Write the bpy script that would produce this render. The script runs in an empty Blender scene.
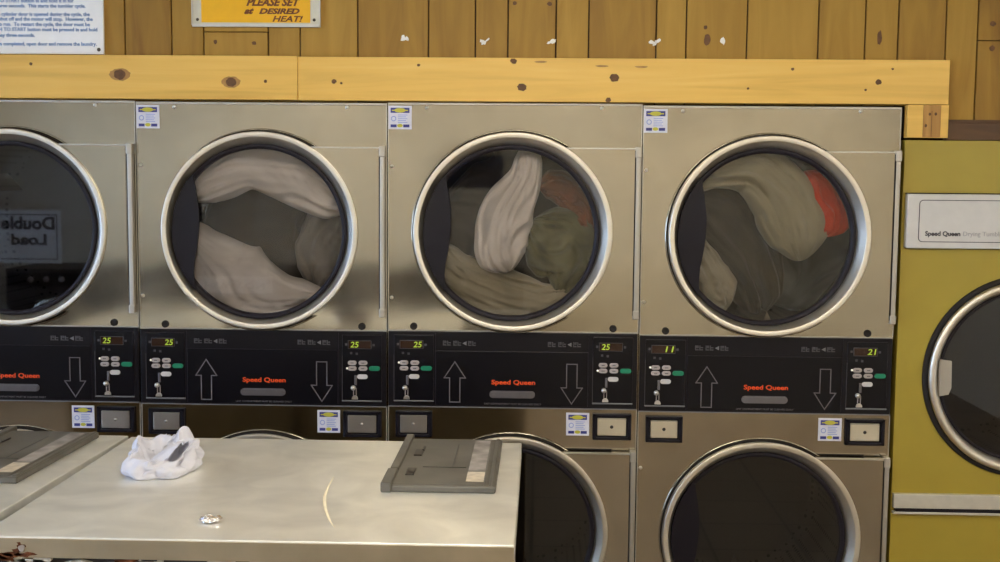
import bpy, bmesh, math, random
from mathutils import Vector, Matrix, noise
random.seed(7)
C = bpy.context.scene.collection
PI = math.pi

# ------------------------------------------------------------------ materials
def new_mat(name):
    m = bpy.data.materials.new(name); m.use_nodes = True
    nt = m.node_tree; b = nt.nodes['Principled BSDF']
    return m, nt, b

def node(nt, t, **kw):
    n = nt.nodes.new(t)
    for k, v in kw.items():
        if hasattr(n, k): setattr(n, k, v)
        else: n.inputs[k].default_value = v
    return n

def ramp(nt, stops):
    r = nt.nodes.new('ShaderNodeValToRGB')
    els = r.color_ramp.elements
    while len(els) < len(stops): els.new(.5)
    for e, (p, c) in zip(els, stops):
        e.position = p; e.color = (*c, 1)
    return r

def simple(name, col, rough=.5, metal=0, var=.06, scale=30, spec=.5, bump=0):
    """plain surface with a little procedural variation in tone and gloss"""
    m, nt, b = new_mat(name)
    tc = node(nt, 'ShaderNodeTexCoord'); nz = node(nt, 'ShaderNodeTexNoise')
    nz.inputs['Scale'].default_value = scale; nz.inputs['Detail'].default_value = 4
    nt.links.new(tc.outputs['Object'], nz.inputs['Vector'])
    lo = tuple(max(0, c*(1-var)) for c in col); hi = tuple(min(1, c*(1+var)) for c in col)
    r = ramp(nt, [(.3, lo), (.7, hi)])
    nt.links.new(nz.outputs['Fac'], r.inputs['Fac']); nt.links.new(r.outputs['Color'], b.inputs['Base Color'])
    b.inputs['Roughness'].default_value = rough; b.inputs['Metallic'].default_value = metal
    b.inputs['Specular IOR Level'].default_value = spec
    if bump:
        bp = node(nt, 'ShaderNodeBump'); bp.inputs['Strength'].default_value = bump; bp.inputs['Distance'].default_value = .01
        nt.links.new(nz.outputs['Fac'], bp.inputs['Height']); nt.links.new(bp.outputs['Normal'], b.inputs['Normal'])
    return m

def steel(name, col, rough=.3, wave=.25, wscale=(3, 3, 3), dist=.02, blotch=.06, streak=(400, 400, 6)):
    """satin sheet steel: slow waves of the sheet, fine brushing, faint smudges"""
    m, nt, b = new_mat(name)
    b.inputs['Metallic'].default_value = 1
    tc = node(nt, 'ShaderNodeTexCoord')
    mp = node(nt, 'ShaderNodeMapping'); mp.inputs['Scale'].default_value = wscale
    nt.links.new(tc.outputs['Object'], mp.inputs['Vector'])
    nz = node(nt, 'ShaderNodeTexNoise'); nz.inputs['Scale'].default_value = 1; nz.inputs['Detail'].default_value = 1.5
    nt.links.new(mp.outputs['Vector'], nz.inputs['Vector'])
    bp = node(nt, 'ShaderNodeBump'); bp.inputs['Strength'].default_value = wave; bp.inputs['Distance'].default_value = dist
    nt.links.new(nz.outputs['Fac'], bp.inputs['Height'])
    nt.links.new(bp.outputs['Normal'], b.inputs['Normal'])
    mp2 = node(nt, 'ShaderNodeMapping'); mp2.inputs['Scale'].default_value = streak
    nt.links.new(tc.outputs['Object'], mp2.inputs['Vector'])
    n2 = node(nt, 'ShaderNodeTexNoise'); n2.inputs['Scale'].default_value = 1; n2.inputs['Detail'].default_value = 2
    nt.links.new(mp2.outputs['Vector'], n2.inputs['Vector'])
    n3 = node(nt, 'ShaderNodeTexNoise'); n3.inputs['Scale'].default_value = 7; n3.inputs['Detail'].default_value = 5
    n3.inputs['Distortion'].default_value = .6
    nt.links.new(tc.outputs['Object'], n3.inputs['Vector'])
    ml = node(nt, 'ShaderNodeMath', operation='MULTIPLY_ADD'); ml.inputs[1].default_value = .03; ml.inputs[2].default_value = rough-.045
    nt.links.new(n2.outputs['Fac'], ml.inputs[0])
    ml2 = node(nt, 'ShaderNodeMath', operation='MULTIPLY_ADD'); ml2.inputs[1].default_value = .06
    nt.links.new(n3.outputs['Fac'], ml2.inputs[0]); nt.links.new(ml.outputs[0], ml2.inputs[2])
    nt.links.new(ml2.outputs[0], b.inputs['Roughness'])
    r = ramp(nt, [(.3, tuple(c*(1-blotch) for c in col)), (.7, tuple(min(1, c*(1+blotch)) for c in col))])
    nt.links.new(n3.outputs['Fac'], r.inputs['Fac']); nt.links.new(r.outputs['Color'], b.inputs['Base Color'])
    return m

def wood(name, stops, sc, plank=0, rough=.4, coat=0):
    m, nt, b = new_mat(name)
    tc = node(nt, 'ShaderNodeTexCoord')
    mp = node(nt, 'ShaderNodeMapping'); mp.inputs['Scale'].default_value = sc
    nt.links.new(tc.outputs['Object'], mp.inputs['Vector'])
    nz = node(nt, 'ShaderNodeTexNoise'); nz.inputs['Scale'].default_value = 1; nz.inputs['Detail'].default_value = 5
    nz.inputs['Distortion'].default_value = 1.2
    nt.links.new(mp.outputs['Vector'], nz.inputs['Vector'])
    r = ramp(nt, stops)
    src = nz.outputs['Fac']
    if plank:                                   # each board of the panelling has its own tone
        at = node(nt, 'ShaderNodeAttribute'); at.attribute_name = 'plank'
        ma = node(nt, 'ShaderNodeMath', operation='MULTIPLY_ADD'); ma.inputs[1].default_value = plank
        nt.links.new(at.outputs['Fac'], ma.inputs[0]); nt.links.new(nz.outputs['Fac'], ma.inputs[2])
        src = ma.outputs[0]
    nt.links.new(src, r.inputs['Fac']); nt.links.new(r.outputs['Color'], b.inputs['Base Color'])
    b.inputs['Roughness'].default_value = rough; b.inputs['Coat Weight'].default_value = coat
    b.inputs['Coat Roughness'].default_value = .2
    bp = node(nt, 'ShaderNodeBump'); bp.inputs['Strength'].default_value = .15; bp.inputs['Distance'].default_value = .003
    nt.links.new(nz.outputs['Fac'], bp.inputs['Height']); nt.links.new(bp.outputs['Normal'], b.inputs['Normal'])
    return m

def emis(name, col, s):
    m, nt, b = new_mat(name)
    b.inputs['Base Color'].default_value = (*col, 1)
    b.inputs['Emission Color'].default_value = (*col, 1); b.inputs['Emission Strength'].default_value = s
    return m

def glass(name, tint, refl=1.0, ior=1.5):
    m = bpy.data.materials.new(name); m.use_nodes = True; nt = m.node_tree
    nt.nodes.remove(nt.nodes['Principled BSDF']); out = nt.nodes['Material Output']
    tr = node(nt, 'ShaderNodeBsdfTransparent'); tr.inputs['Color'].default_value = (*tint, 1)
    gl = node(nt, 'ShaderNodeBsdfGlossy'); gl.inputs['Roughness'].default_value = .02
    fr = node(nt, 'ShaderNodeFresnel'); fr.inputs['IOR'].default_value = ior
    ml = node(nt, 'ShaderNodeMath', operation='MULTIPLY'); ml.inputs[1].default_value = refl; ml.use_clamp = True
    tc = node(nt, 'ShaderNodeTexCoord'); nz = node(nt, 'ShaderNodeTexNoise'); nz.inputs['Scale'].default_value = 5
    bp = node(nt, 'ShaderNodeBump'); bp.inputs['Strength'].default_value = .02; bp.inputs['Distance'].default_value = .01
    nt.links.new(tc.outputs['Object'], nz.inputs['Vector']); nt.links.new(nz.outputs['Fac'], bp.inputs['Height'])
    mx = node(nt, 'ShaderNodeMixShader')
    nt.links.new(fr.outputs[0], ml.inputs[0]); nt.links.new(ml.outputs[0], mx.inputs['Fac'])
    nt.links.new(tr.outputs[0], mx.inputs[1]); nt.links.new(gl.outputs[0], mx.inputs[2])
    nt.links.new(mx.outputs[0], out.inputs['Surface'])
    return m

def drum_mat():
    m, nt, b = new_mat('perforated drum')
    tc = node(nt, 'ShaderNodeTexCoord'); vo = node(nt, 'ShaderNodeTexVoronoi'); vo.inputs['Scale'].default_value = 45
    vo.inputs['Randomness'].default_value = .0
    nt.links.new(tc.outputs['Object'], vo.inputs['Vector'])
    r = ramp(nt, [(.25, (.006, .006, .006)), (.32, (.14, .125, .105))])
    nt.links.new(vo.outputs['Distance'], r.inputs['Fac']); nt.links.new(r.outputs['Color'], b.inputs['Base Color'])
    b.inputs['Metallic'].default_value = .5; b.inputs['Roughness'].default_value = .5
    return m

def cloth_mat(name, cols, scale=4, dist=1.5, rough=.9):
    """soft textile with broad patches of its own dye"""
    m, nt, b = new_mat(name)
    tc = node(nt, 'ShaderNodeTexCoord'); nz = node(nt, 'ShaderNodeTexNoise')
    nz.inputs['Scale'].default_value = scale; nz.inputs['Detail'].default_value = 2; nz.inputs['Distortion'].default_value = dist
    nt.links.new(tc.outputs['Object'], nz.inputs['Vector'])
    n = len(cols); r = ramp(nt, [(.3+.4*i/max(1, n-1), c) for i, c in enumerate(cols)])
    nt.links.new(nz.outputs['Fac'], r.inputs['Fac']); nt.links.new(r.outputs['Color'], b.inputs['Base Color'])
    b.inputs['Roughness'].default_value = rough; b.inputs['Specular IOR Level'].default_value = .2
    b.inputs['Sheen Weight'].default_value = .3
    return m

M = {}
M['panel'] = steel('satin dryer panel', (.46, .42, .345), .11, .16, (1.6, 1.6, 3.0), .03)
M['ring'] = steel('cast door ring', (.78, .73, .64), .42, .05, (6, 6, 6), .01, .04)
M['hinge'] = steel('hinge steel', (.50, .47, .42), .5, .05, (6, 6, 6), .01, .03)
M['top'] = steel('galvanised washer top', (.84, .83, .78), .42, .30, (2.2, 2.6, 2.2), .015, .13, (6, 300, 300))
M['side'] = steel('worn washer side', (.50, .42, .29), .5, .1, (4, 4, 4), .01, .12)
M['top'].node_tree.nodes['Principled BSDF'].inputs['Metallic'].default_value = .72
M['drum'] = drum_mat()
M['black'] = simple('black fascia plastic', (.0050, .0038, .0068), .36, spec=.3)
M['black2'] = simple('black control overlay', (.0030, .0025, .0052), .3, spec=.3)
M['navy'] = simple('dark handle plastic', (.006, .0045, .010), .4, spec=.3)
M['rubber'] = simple('dark door gasket', (.010, .007, .013), .5, spec=.3)
M['gap'] = simple('dark seam filler and painted shadow ring', (.012, .008, .006), .8)
M['line'] = simple('silver printed line', (.16, .15, .16), .4)
M['ledge'] = simple('grey ledge', (.20, .20, .21), .4, .3)
M['icon'] = simple('dim printed icon', (.065, .062, .068), .5)
M['white'] = simple('white printed mark', (.62, .60, .60), .5)
M['key'] = simple('pale grey key', (.42, .37, .36), .45)
M['green'] = simple('green key', (.008, .22, .11), .4)
M['orange'] = simple('orange lettering', (.85, .085, .008), .45)
M['lint'] = simple('grey lint handle', (.17, .16, .17), .35, .5)
M['coin'] = steel('coin door steel', (.50, .46, .42), .4, .05)
M['coinb'] = steel('bright coin door', (.72, .67, .55), .45, .05)
M['disp'] = simple('brown display window', (.035, .016, .010), .2)
M['digit'] = emis('green digits', (.22, .30, .02), .28)
M['led'] = emis('small lit indicator', (.75, .72, .6), .2)
M['stick'] = simple('white sticker paper', (.66, .66, .76), .5)
M['blue'] = simple('navy sticker ink', (.03, .035, .22), .5)
M['lblue'] = simple('pale blue sticker ink', (.30, .36, .66), .5)
M['syel'] = simple('yellow sticker ink', (.52, .48, .05), .5)
M['glass'] = glass('dryer door glass', (.92, .90, .89), 1.6)
M['glassd'] = glass('smoked door glass', (.20, .19, .21), 1.9)
M['pane'] = glass('window glass', (.95, .97, .98), 1)
M['yellow'] = simple('mustard enamel', (.38, .285, .035), .38, 0, .03, 12)
M['fascia'] = simple('off white fascia', (.62, .60, .57), .4, 0, .03)
M['strip'] = simple('pale strip', (.60, .57, .50), .35, .3)
M['grey'] = simple('grey ink', (.38, .37, .38), .5)
M['dink'] = simple('dark ink', (.05, .045, .06), .5)
M['pine'] = wood('knotty pine', [(.25, (.68, .40, .075)), (.5, (.82, .50, .105)), (.75, (.86, .56, .14))], (1.2, 14, 22), 0, .45)
M['pine2'] = wood('darker pine block', [(.3, (.36, .17, .035)), (.7, (.52, .28, .07))], (22, 14, 2), 0, .5)
M['knot'] = simple('pine knot', (.13, .055, .016), .6, 0, .3, 60)
M['halo'] = simple('pine knot halo', (.42, .21, .055), .5, 0, .15, 60)
M['panelwood'] = wood('varnished panelling', [(.1, (.23, .11, .010)), (.5, (.355, .195, .022)), (.9, (.46, .27, .040))], (16, 10, 2.2), .42, .6, 0)
M['groove'] = simple('panelling groove', (.035, .016, .006), .8)
M['brown'] = wood('dark brown trim wood', [(.3, (.07, .028, .008)), (.7, (.11, .048, .014))], (2, 10, 20), 0, .5)
M['paper'] = simple('white notice', (.93, .95, .98), .5, 0, .02)
M['ink'] = simple('blue notice ink', (.10, .24, .52), .5)
M['sign'] = simple('amber sign paper', (.90, .48, .003), .45, 0, .03)
M['signt'] = simple('brown sign lettering', (.16, .045, .006), .5)
M['holder'] = simple('clear plastic sign holder', (.62, .60, .50), .25)
M['screw'] = simple('bright screw', (.75, .72, .68), .3, .8)
M['dscrew'] = simple('dull screw', (.10, .09, .08), .4, .6)
M['tape'] = simple('white torn tape', (.85, .84, .80), .6)
M['lid'] = simple('charcoal moulded plastic', (.098, .090, .076), .5, 0, .25, 9)
M['lidd'] = simple('darker plastic clip', (.022, .018, .018), .45)
M['scuff'] = simple('worn pale patch', (.26, .235, .22), .6, 0, .4, 25)
M['label'] = simple('worn cream label', (.50, .43, .34), .6, 0, .2, 60)
M['tissue'] = simple('thin white tissue', (.56, .56, .64), .8, 0, .02)
M['glint'] = simple('painted dent glint', (.85, .76, .55), .5, 0, .1)  # pale colour for the highlight painted on the washer top
M['foil'] = simple('crumpled foil', (.85, .82, .84), .18, 1)
M['rust'] = simple('flaking rust', (.13, .045, .018), .9, 0, .6, 80, .2, .5)
M['grime'] = simple('dark grimy slot', (.03, .025, .022), .8, 0, .4, 60)
M['flake'] = simple('pale flaking paint', (.55, .52, .45), .7, 0, .2, 60)
M['ceil'] = simple('ceiling tiles', (.72, .70, .64), .8, 0, .02)
M['beige'] = simple('beige plaster', (.78, .72, .60), .7, 0, .03, 5)
M['tube'] = emis('fluorescent diffuser', (1, .92, .76), 9)
M['lampbody'] = simple('white lamp housing', (.75, .75, .72), .4)
M['tissue'].node_tree.nodes['Principled BSDF'].inputs['Subsurface Weight'].default_value = 0

def floor_mat():
    m, nt, b = new_mat('dark floor tiles')
    tc = node(nt, 'ShaderNodeTexCoord'); br = node(nt, 'ShaderNodeTexBrick'); br.offset = 0
    br.inputs['Scale'].default_value = 1; br.inputs['Brick Width'].default_value = .42; br.inputs['Row Height'].default_value = .42
    br.inputs['Mortar Size'].default_value = .008
    br.inputs['Color1'].default_value = (.17, .125, .085, 1); br.inputs['Color2'].default_value = (.21, .155, .11, 1)
    br.inputs['Mortar'].default_value = (.02, .016, .014, 1)
    nt.links.new(tc.outputs['Object'], br.inputs['Vector']); nt.links.new(br.outputs['Color'], b.inputs['Base Color'])
    b.inputs['Roughness'].default_value = .4
    return m
M['floor'] = floor_mat()
M['slate'] = simple('dark slate blue print', (.035, .04, .075), .5)
M['char'] = simple('charcoal enamel', (.045, .04, .042), .4)

# ------------------------------------------------------------------ mesh helpers
class MB:
    def __init__(s): s.bm = bmesh.new(); s.mats = []
    def mi(s, m):
        m = M[m]
        if m not in s.mats: s.mats.append(m)
        return s.mats.index(m)
    def paint(s, faces, m, smooth=False):
        i = s.mi(m)
        for f in faces: f.material_index = i; f.smooth = smooth
    def box(s, x0, x1, y0, y1, z0, z1, m, bev=0, seg=2, rot=None):
        old = set(s.bm.faces)
        r = bmesh.ops.create_cube(s.bm, size=1)
        for v in r['verts']:
            v.co = Vector(((x0+x1)/2+v.co.x*(x1-x0), (y0+y1)/2+v.co.y*(y1-y0), (z0+z1)/2+v.co.z*(z1-z0)))
        if bev:
            es = list({e for v in r['verts'] for e in v.link_edges})
            bmesh.ops.bevel(s.bm, geom=es, offset=bev, segments=seg, affect='EDGES', profile=.5)
        fs = [f for f in s.bm.faces if f not in old]
        if rot:
            vs = {v for f in fs for v in f.verts}
            for v in vs: v.co = rot @ v.co
        s.paint(fs, m); return fs
    def prism(s, pts, y0, y1, m, bev=0):
        """polygon in the x-z plane between y0 (front) and y1"""
        old = set(s.bm.faces)
        a = [s.bm.verts.new((x, y0, z)) for x, z in pts]; b = [s.bm.verts.new((x, y1, z)) for x, z in pts]
        n = len(pts)
        s.bm.faces.new(a); s.bm.faces.new(b[::-1])
        for i in range(n): s.bm.faces.new((a[i], b[i], b[(i+1) % n], a[(i+1) % n]))
        fs = [f for f in s.bm.faces if f not in old]
        if bev:
            es = list({e for v in a for e in v.link_edges if e.other_vert(v) in a})
            bmesh.ops.bevel(s.bm, geom=es, offset=bev, segments=2, affect='EDGES')
            fs = [f for f in s.bm.faces if f not in old]
        s.paint(fs, m); return fs
    def lathe(s, prof, cx, cz, m, n=96, off=(0, 0), close=False, smooth=True):
        """profile of (r, y) turned about the y axis through (cx, cz)"""
        ymin = min(p[1] for p in prof); ymax = max(p[1] for p in prof); rows = []
        for r, y in prof:
            t = (y-ymin)/(ymax-ymin) if ymax > ymin else 0
            ox, oz = cx+off[0]*t, cz+off[1]*t
            if r < 1e-6: rows.append([s.bm.verts.new((ox, y, oz))])
            else: rows.append([s.bm.verts.new((ox+r*math.cos(2*PI*k/n), y, oz+r*math.sin(2*PI*k/n))) for k in range(n)])
        fs = []
        pairs = list(zip(rows, rows[1:]))
        if close: pairs.append((rows[-1], rows[0]))
        for A, B in pairs:
            for k in range(n):
                j = (k+1) % n
                if len(A) == 1 and len(B) == 1: continue
                if len(A) == 1: q = (A[0], B[k], B[j])
                elif len(B) == 1: q = (A[k], B[0], A[j])
                else: q = (A[k], B[k], B[j], A[j])
                fs.append(s.bm.faces.new(q))
        s.paint(fs, m, smooth); return fs
    def holed(s, x0, x1, z0, z1, cx, cz, r, y0, y1, m, n=96):
        """sheet with a round hole, between y0 and y1"""
        hx = []
        for k in range(n):
            a = 2*PI*k/n; c, d = math.cos(a), math.sin(a)
            t = min(((x1-cx)/c if c > 1e-9 else (x0-cx)/c if c < -1e-9 else 9), ((z1-cz)/d if d > 1e-9 else (z0-cz)/d if d < -1e-9 else 9))
            hx.append((cx+r*c, cz+r*d, cx+t*c, cz+t*d))
        for qx, qz in ((x0, z0), (x1, z0), (x0, z1), (x1, z1)):      # snap nearest ray to each corner
            k = min(range(n), key=lambda i: (hx[i][2]-qx)**2+(hx[i][3]-qz)**2)
            hx[k] = (hx[k][0], hx[k][1], qx, qz)
        v = lambda x, y, z: s.bm.verts.new((x, y, z))
        fi = [v(h[0], y0, h[1]) for h in hx]; fo = [v(h[2], y0, h[3]) for h in hx]
        bi = [v(h[0], y1, h[1]) for h in hx]; bo = [v(h[2], y1, h[3]) for h in hx]
        fs = []
        for k in range(n):
            j = (k+1) % n
            fs += [s.bm.faces.new(q) for q in ((fi[k], fo[k], fo[j], fi[j]), (bi[k], bi[j], bo[j], bo[k]), (fi[k], fi[j], bi[j], bi[k]), (fo[k], bo[k], bo[j], fo[j]))]
        s.paint(fs, m)
    def disc(s, cx, cz, rx, rz, y0, y1, m, n=20, jit=0, rot=0):
        pts = []
        for k in range(n):
            a = 2*PI*k/n; q = 1+random.uniform(-jit, jit); x, z = rx*q*math.cos(a), rz*q*math.sin(a)
            pts.append((cx+x*math.cos(rot)-z*math.sin(rot), cz+x*math.sin(rot)+z*math.cos(rot)))
        return s.prism(pts, y0, y1, m)
    def text(s, body, x, z, size, m, y=0., width=None, align='LEFT', shear=0, bold=0, dep=.0006, space=1, height=None, plane='front', mat4=None):
        cu = bpy.data.curves.new('t', 'FONT'); cu.body = body; cu.size = size; cu.align_x = align
        cu.shear = shear; cu.offset = bold; cu.extrude = dep; cu.space_character = space; cu.resolution_u = 3
        ob = bpy.data.objects.new('t', cu); C.objects.link(ob)
        me = bpy.data.meshes.new_from_object(ob.evaluated_get(bpy.context.evaluated_depsgraph_get()))
        bpy.data.objects.remove(ob); bpy.data.curves.remove(cu)
        xs = [v.co.x for v in me.vertices]; w = max(xs)-min(xs); kx = width/w if width else 1
        ys = [v.co.y for v in me.vertices]; kz = height/(max(ys)-min(ys)) if height else 1
        b0 = min(xs) if align == 'LEFT' else 0
        old = set(s.bm.faces); oldv = set(s.bm.verts)
        s.bm.from_mesh(me); bpy.data.meshes.remove(me)
        for v in s.bm.verts:
            if v in oldv: continue
            p = Vector((x+(v.co.x-b0)*kx, y-v.co.z, z+v.co.y*kz))
            v.co = mat4 @ p if mat4 else p
        s.paint([f for f in s.bm.faces if f not in old], m)
    def build(s, name, parent=None, smooth_angle=None):
        bmesh.ops.recalc_face_normals(s.bm, faces=s.bm.faces)
        me = bpy.data.meshes.new(name); s.bm.to_mesh(me); s.bm.free()
        for m in s.mats: me.materials.append(m)
        o = bpy.data.objects.new(name, me); C.objects.link(o)
        if parent: o.parent = parent
        return o

def empty(name, loc, label, cat, group=None, rz=0):
    o = bpy.data.objects.new(name, None); C.objects.link(o); o.empty_display_size = .1
    o.location = loc; o.rotation_euler = (0, 0, rz); return tag(o, label, cat, group)
def tag(o, label=None, cat=None, group=None, kind=None):
    if label: o['label'] = label
    if cat: o['category'] = cat
    if group: o['group'] = group
    if kind: o['kind'] = kind
    return o
def part(name, parent, fn, label=None):
    b = MB(); fn(b); o = b.build(name, parent)
    if label: o['label'] = label
    return o
def arc(cx, cz, r, a0, a1, n):
    return [(cx+r*math.cos(math.radians(a0+(a1-a0)*k/n)), cz+r*math.sin(math.radians(a0+(a1-a0)*k/n))) for k in range(n+1)]

# ------------------------------------------------------------------ stacked dryers
def make_door(root, cx, cz, gl):
    """round door with a square hinge plate on its right, hung on a tall hinge bar"""
    def ring(b):
        b.lathe([(.298, -.012), (.3105, -.014), (.3115, -.016), (.3125, -.0175), (.3126, -.0335), (.3120, -.0358), (.3100, -.0370), (.3092, -.0372),
                 (.2970, -.0360), (.2962, -.0357), (.2955, -.0345), (.2950, -.0335), (.2805, -.0045), (.2798, -.0030), (.2785, -.0020), (.277, .001), (.277, .010), (.290, .010)], cx, cz, 'ring', 120, (-.006, -.004), close=True)
        t = .266; a = math.degrees(math.asin(t/.308))
        pts = [(.776, cz+t), (.776, cz-t)] + arc(cx, cz, .308, -a, a, 28)
        b.prism(pts, -.028, -.010, 'panel', .0025)
        b.prism([(cx+.165, cz+t-.0045), (.776, cz+t-.0045), (.776, cz+t+.0005), (cx+.165, cz+t+.0005)], -.0345, -.0275, 'hinge')
        b.box(.7762, .7795, -.0285, -.012, cz-.258, cz+.258, 'gap')
    d = part('door', root, ring)
    part('hinge', d, lambda b: [b.box(.7795, .7945, -.030, -.004, cz-.258, cz+.258, 'hinge', .003),
                                b.box(.777, .7965, -.034, -.003, cz+.236, cz+.270, 'hinge', .003),
                                b.box(.777, .7965, -.034, -.003, cz-.270, cz-.242, 'hinge', .003)], 'pale steel hinge bar')
    part('gasket', d, lambda b: (b.lathe([(.279, .002), (.2785, -.006), (.274, -.010), (.264, -.006), (.262, .006), (.262, .014), (.279, .014)], cx-.006, cz-.004, 'rubber', 96, close=True),
                                 b.lathe([(.300, -.0008), (.3155, -.0008), (.3160, -.0040), (.306, -.012), (.300, -.012)], cx, cz, 'gap', 96, close=True)), 'dark rubber gasket with a painted shadow ring round the door')  # outer ring is coloured near-black to stand in for the shadow gap
    gx, gz = cx-.006, cz-.004
    part('door_glass', d, lambda b: b.lathe([(0, 0), (.263, 0)], gx, gz, gl, 96, smooth=False), None)
    def crescent(b):
        R = .277
        inner = [(.187, .176), (.190, .150), (.196, .115), (.2015, .075), (.203, .035), (.200, -.010), (.194, -.055), (.186, -.095), (.1815, -.13), (.184, -.160), (.186, -.186)]
        inner = [(x+cx-.398, z+cz-.004) for x, z in inner]
        outer = arc(gx, gz, R, 222.3, 140.3, 24)
        b.prism(inner+outer, -.020, -.008, 'navy', .002)
    part('door_handle', d, crescent, 'dark crescent shaped finger grip')
    return d

def arrow(b, cx, zt, zb, up):
    hw, sw, hh = .034, .0165, .052
    if up: P = [(cx, zt), (cx+hw, zt-hh), (cx+sw, zt-hh), (cx+sw, zb), (cx-sw, zb), (cx-sw, zt-hh), (cx-hw, zt-hh)]
    else: P = [(cx, zb), (cx-hw, zb+hh), (cx-sw, zb+hh), (cx-sw, zt), (cx+sw, zt), (cx+sw, zb+hh), (cx+hw, zb+hh)]
    w = .0030
    for p, q in zip(P, P[1:]+P[:1]):
        p, q = Vector(p), Vector(q); d = (q-p).normalized(); n = Vector((-d.y, d.x))*w/2; e = d*w/2
        b.prism([tuple(p-e-n), tuple(q+e-n), tuple(q+e+n), tuple(p-e+n)], -.0090, -.0078, 'line')

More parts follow.
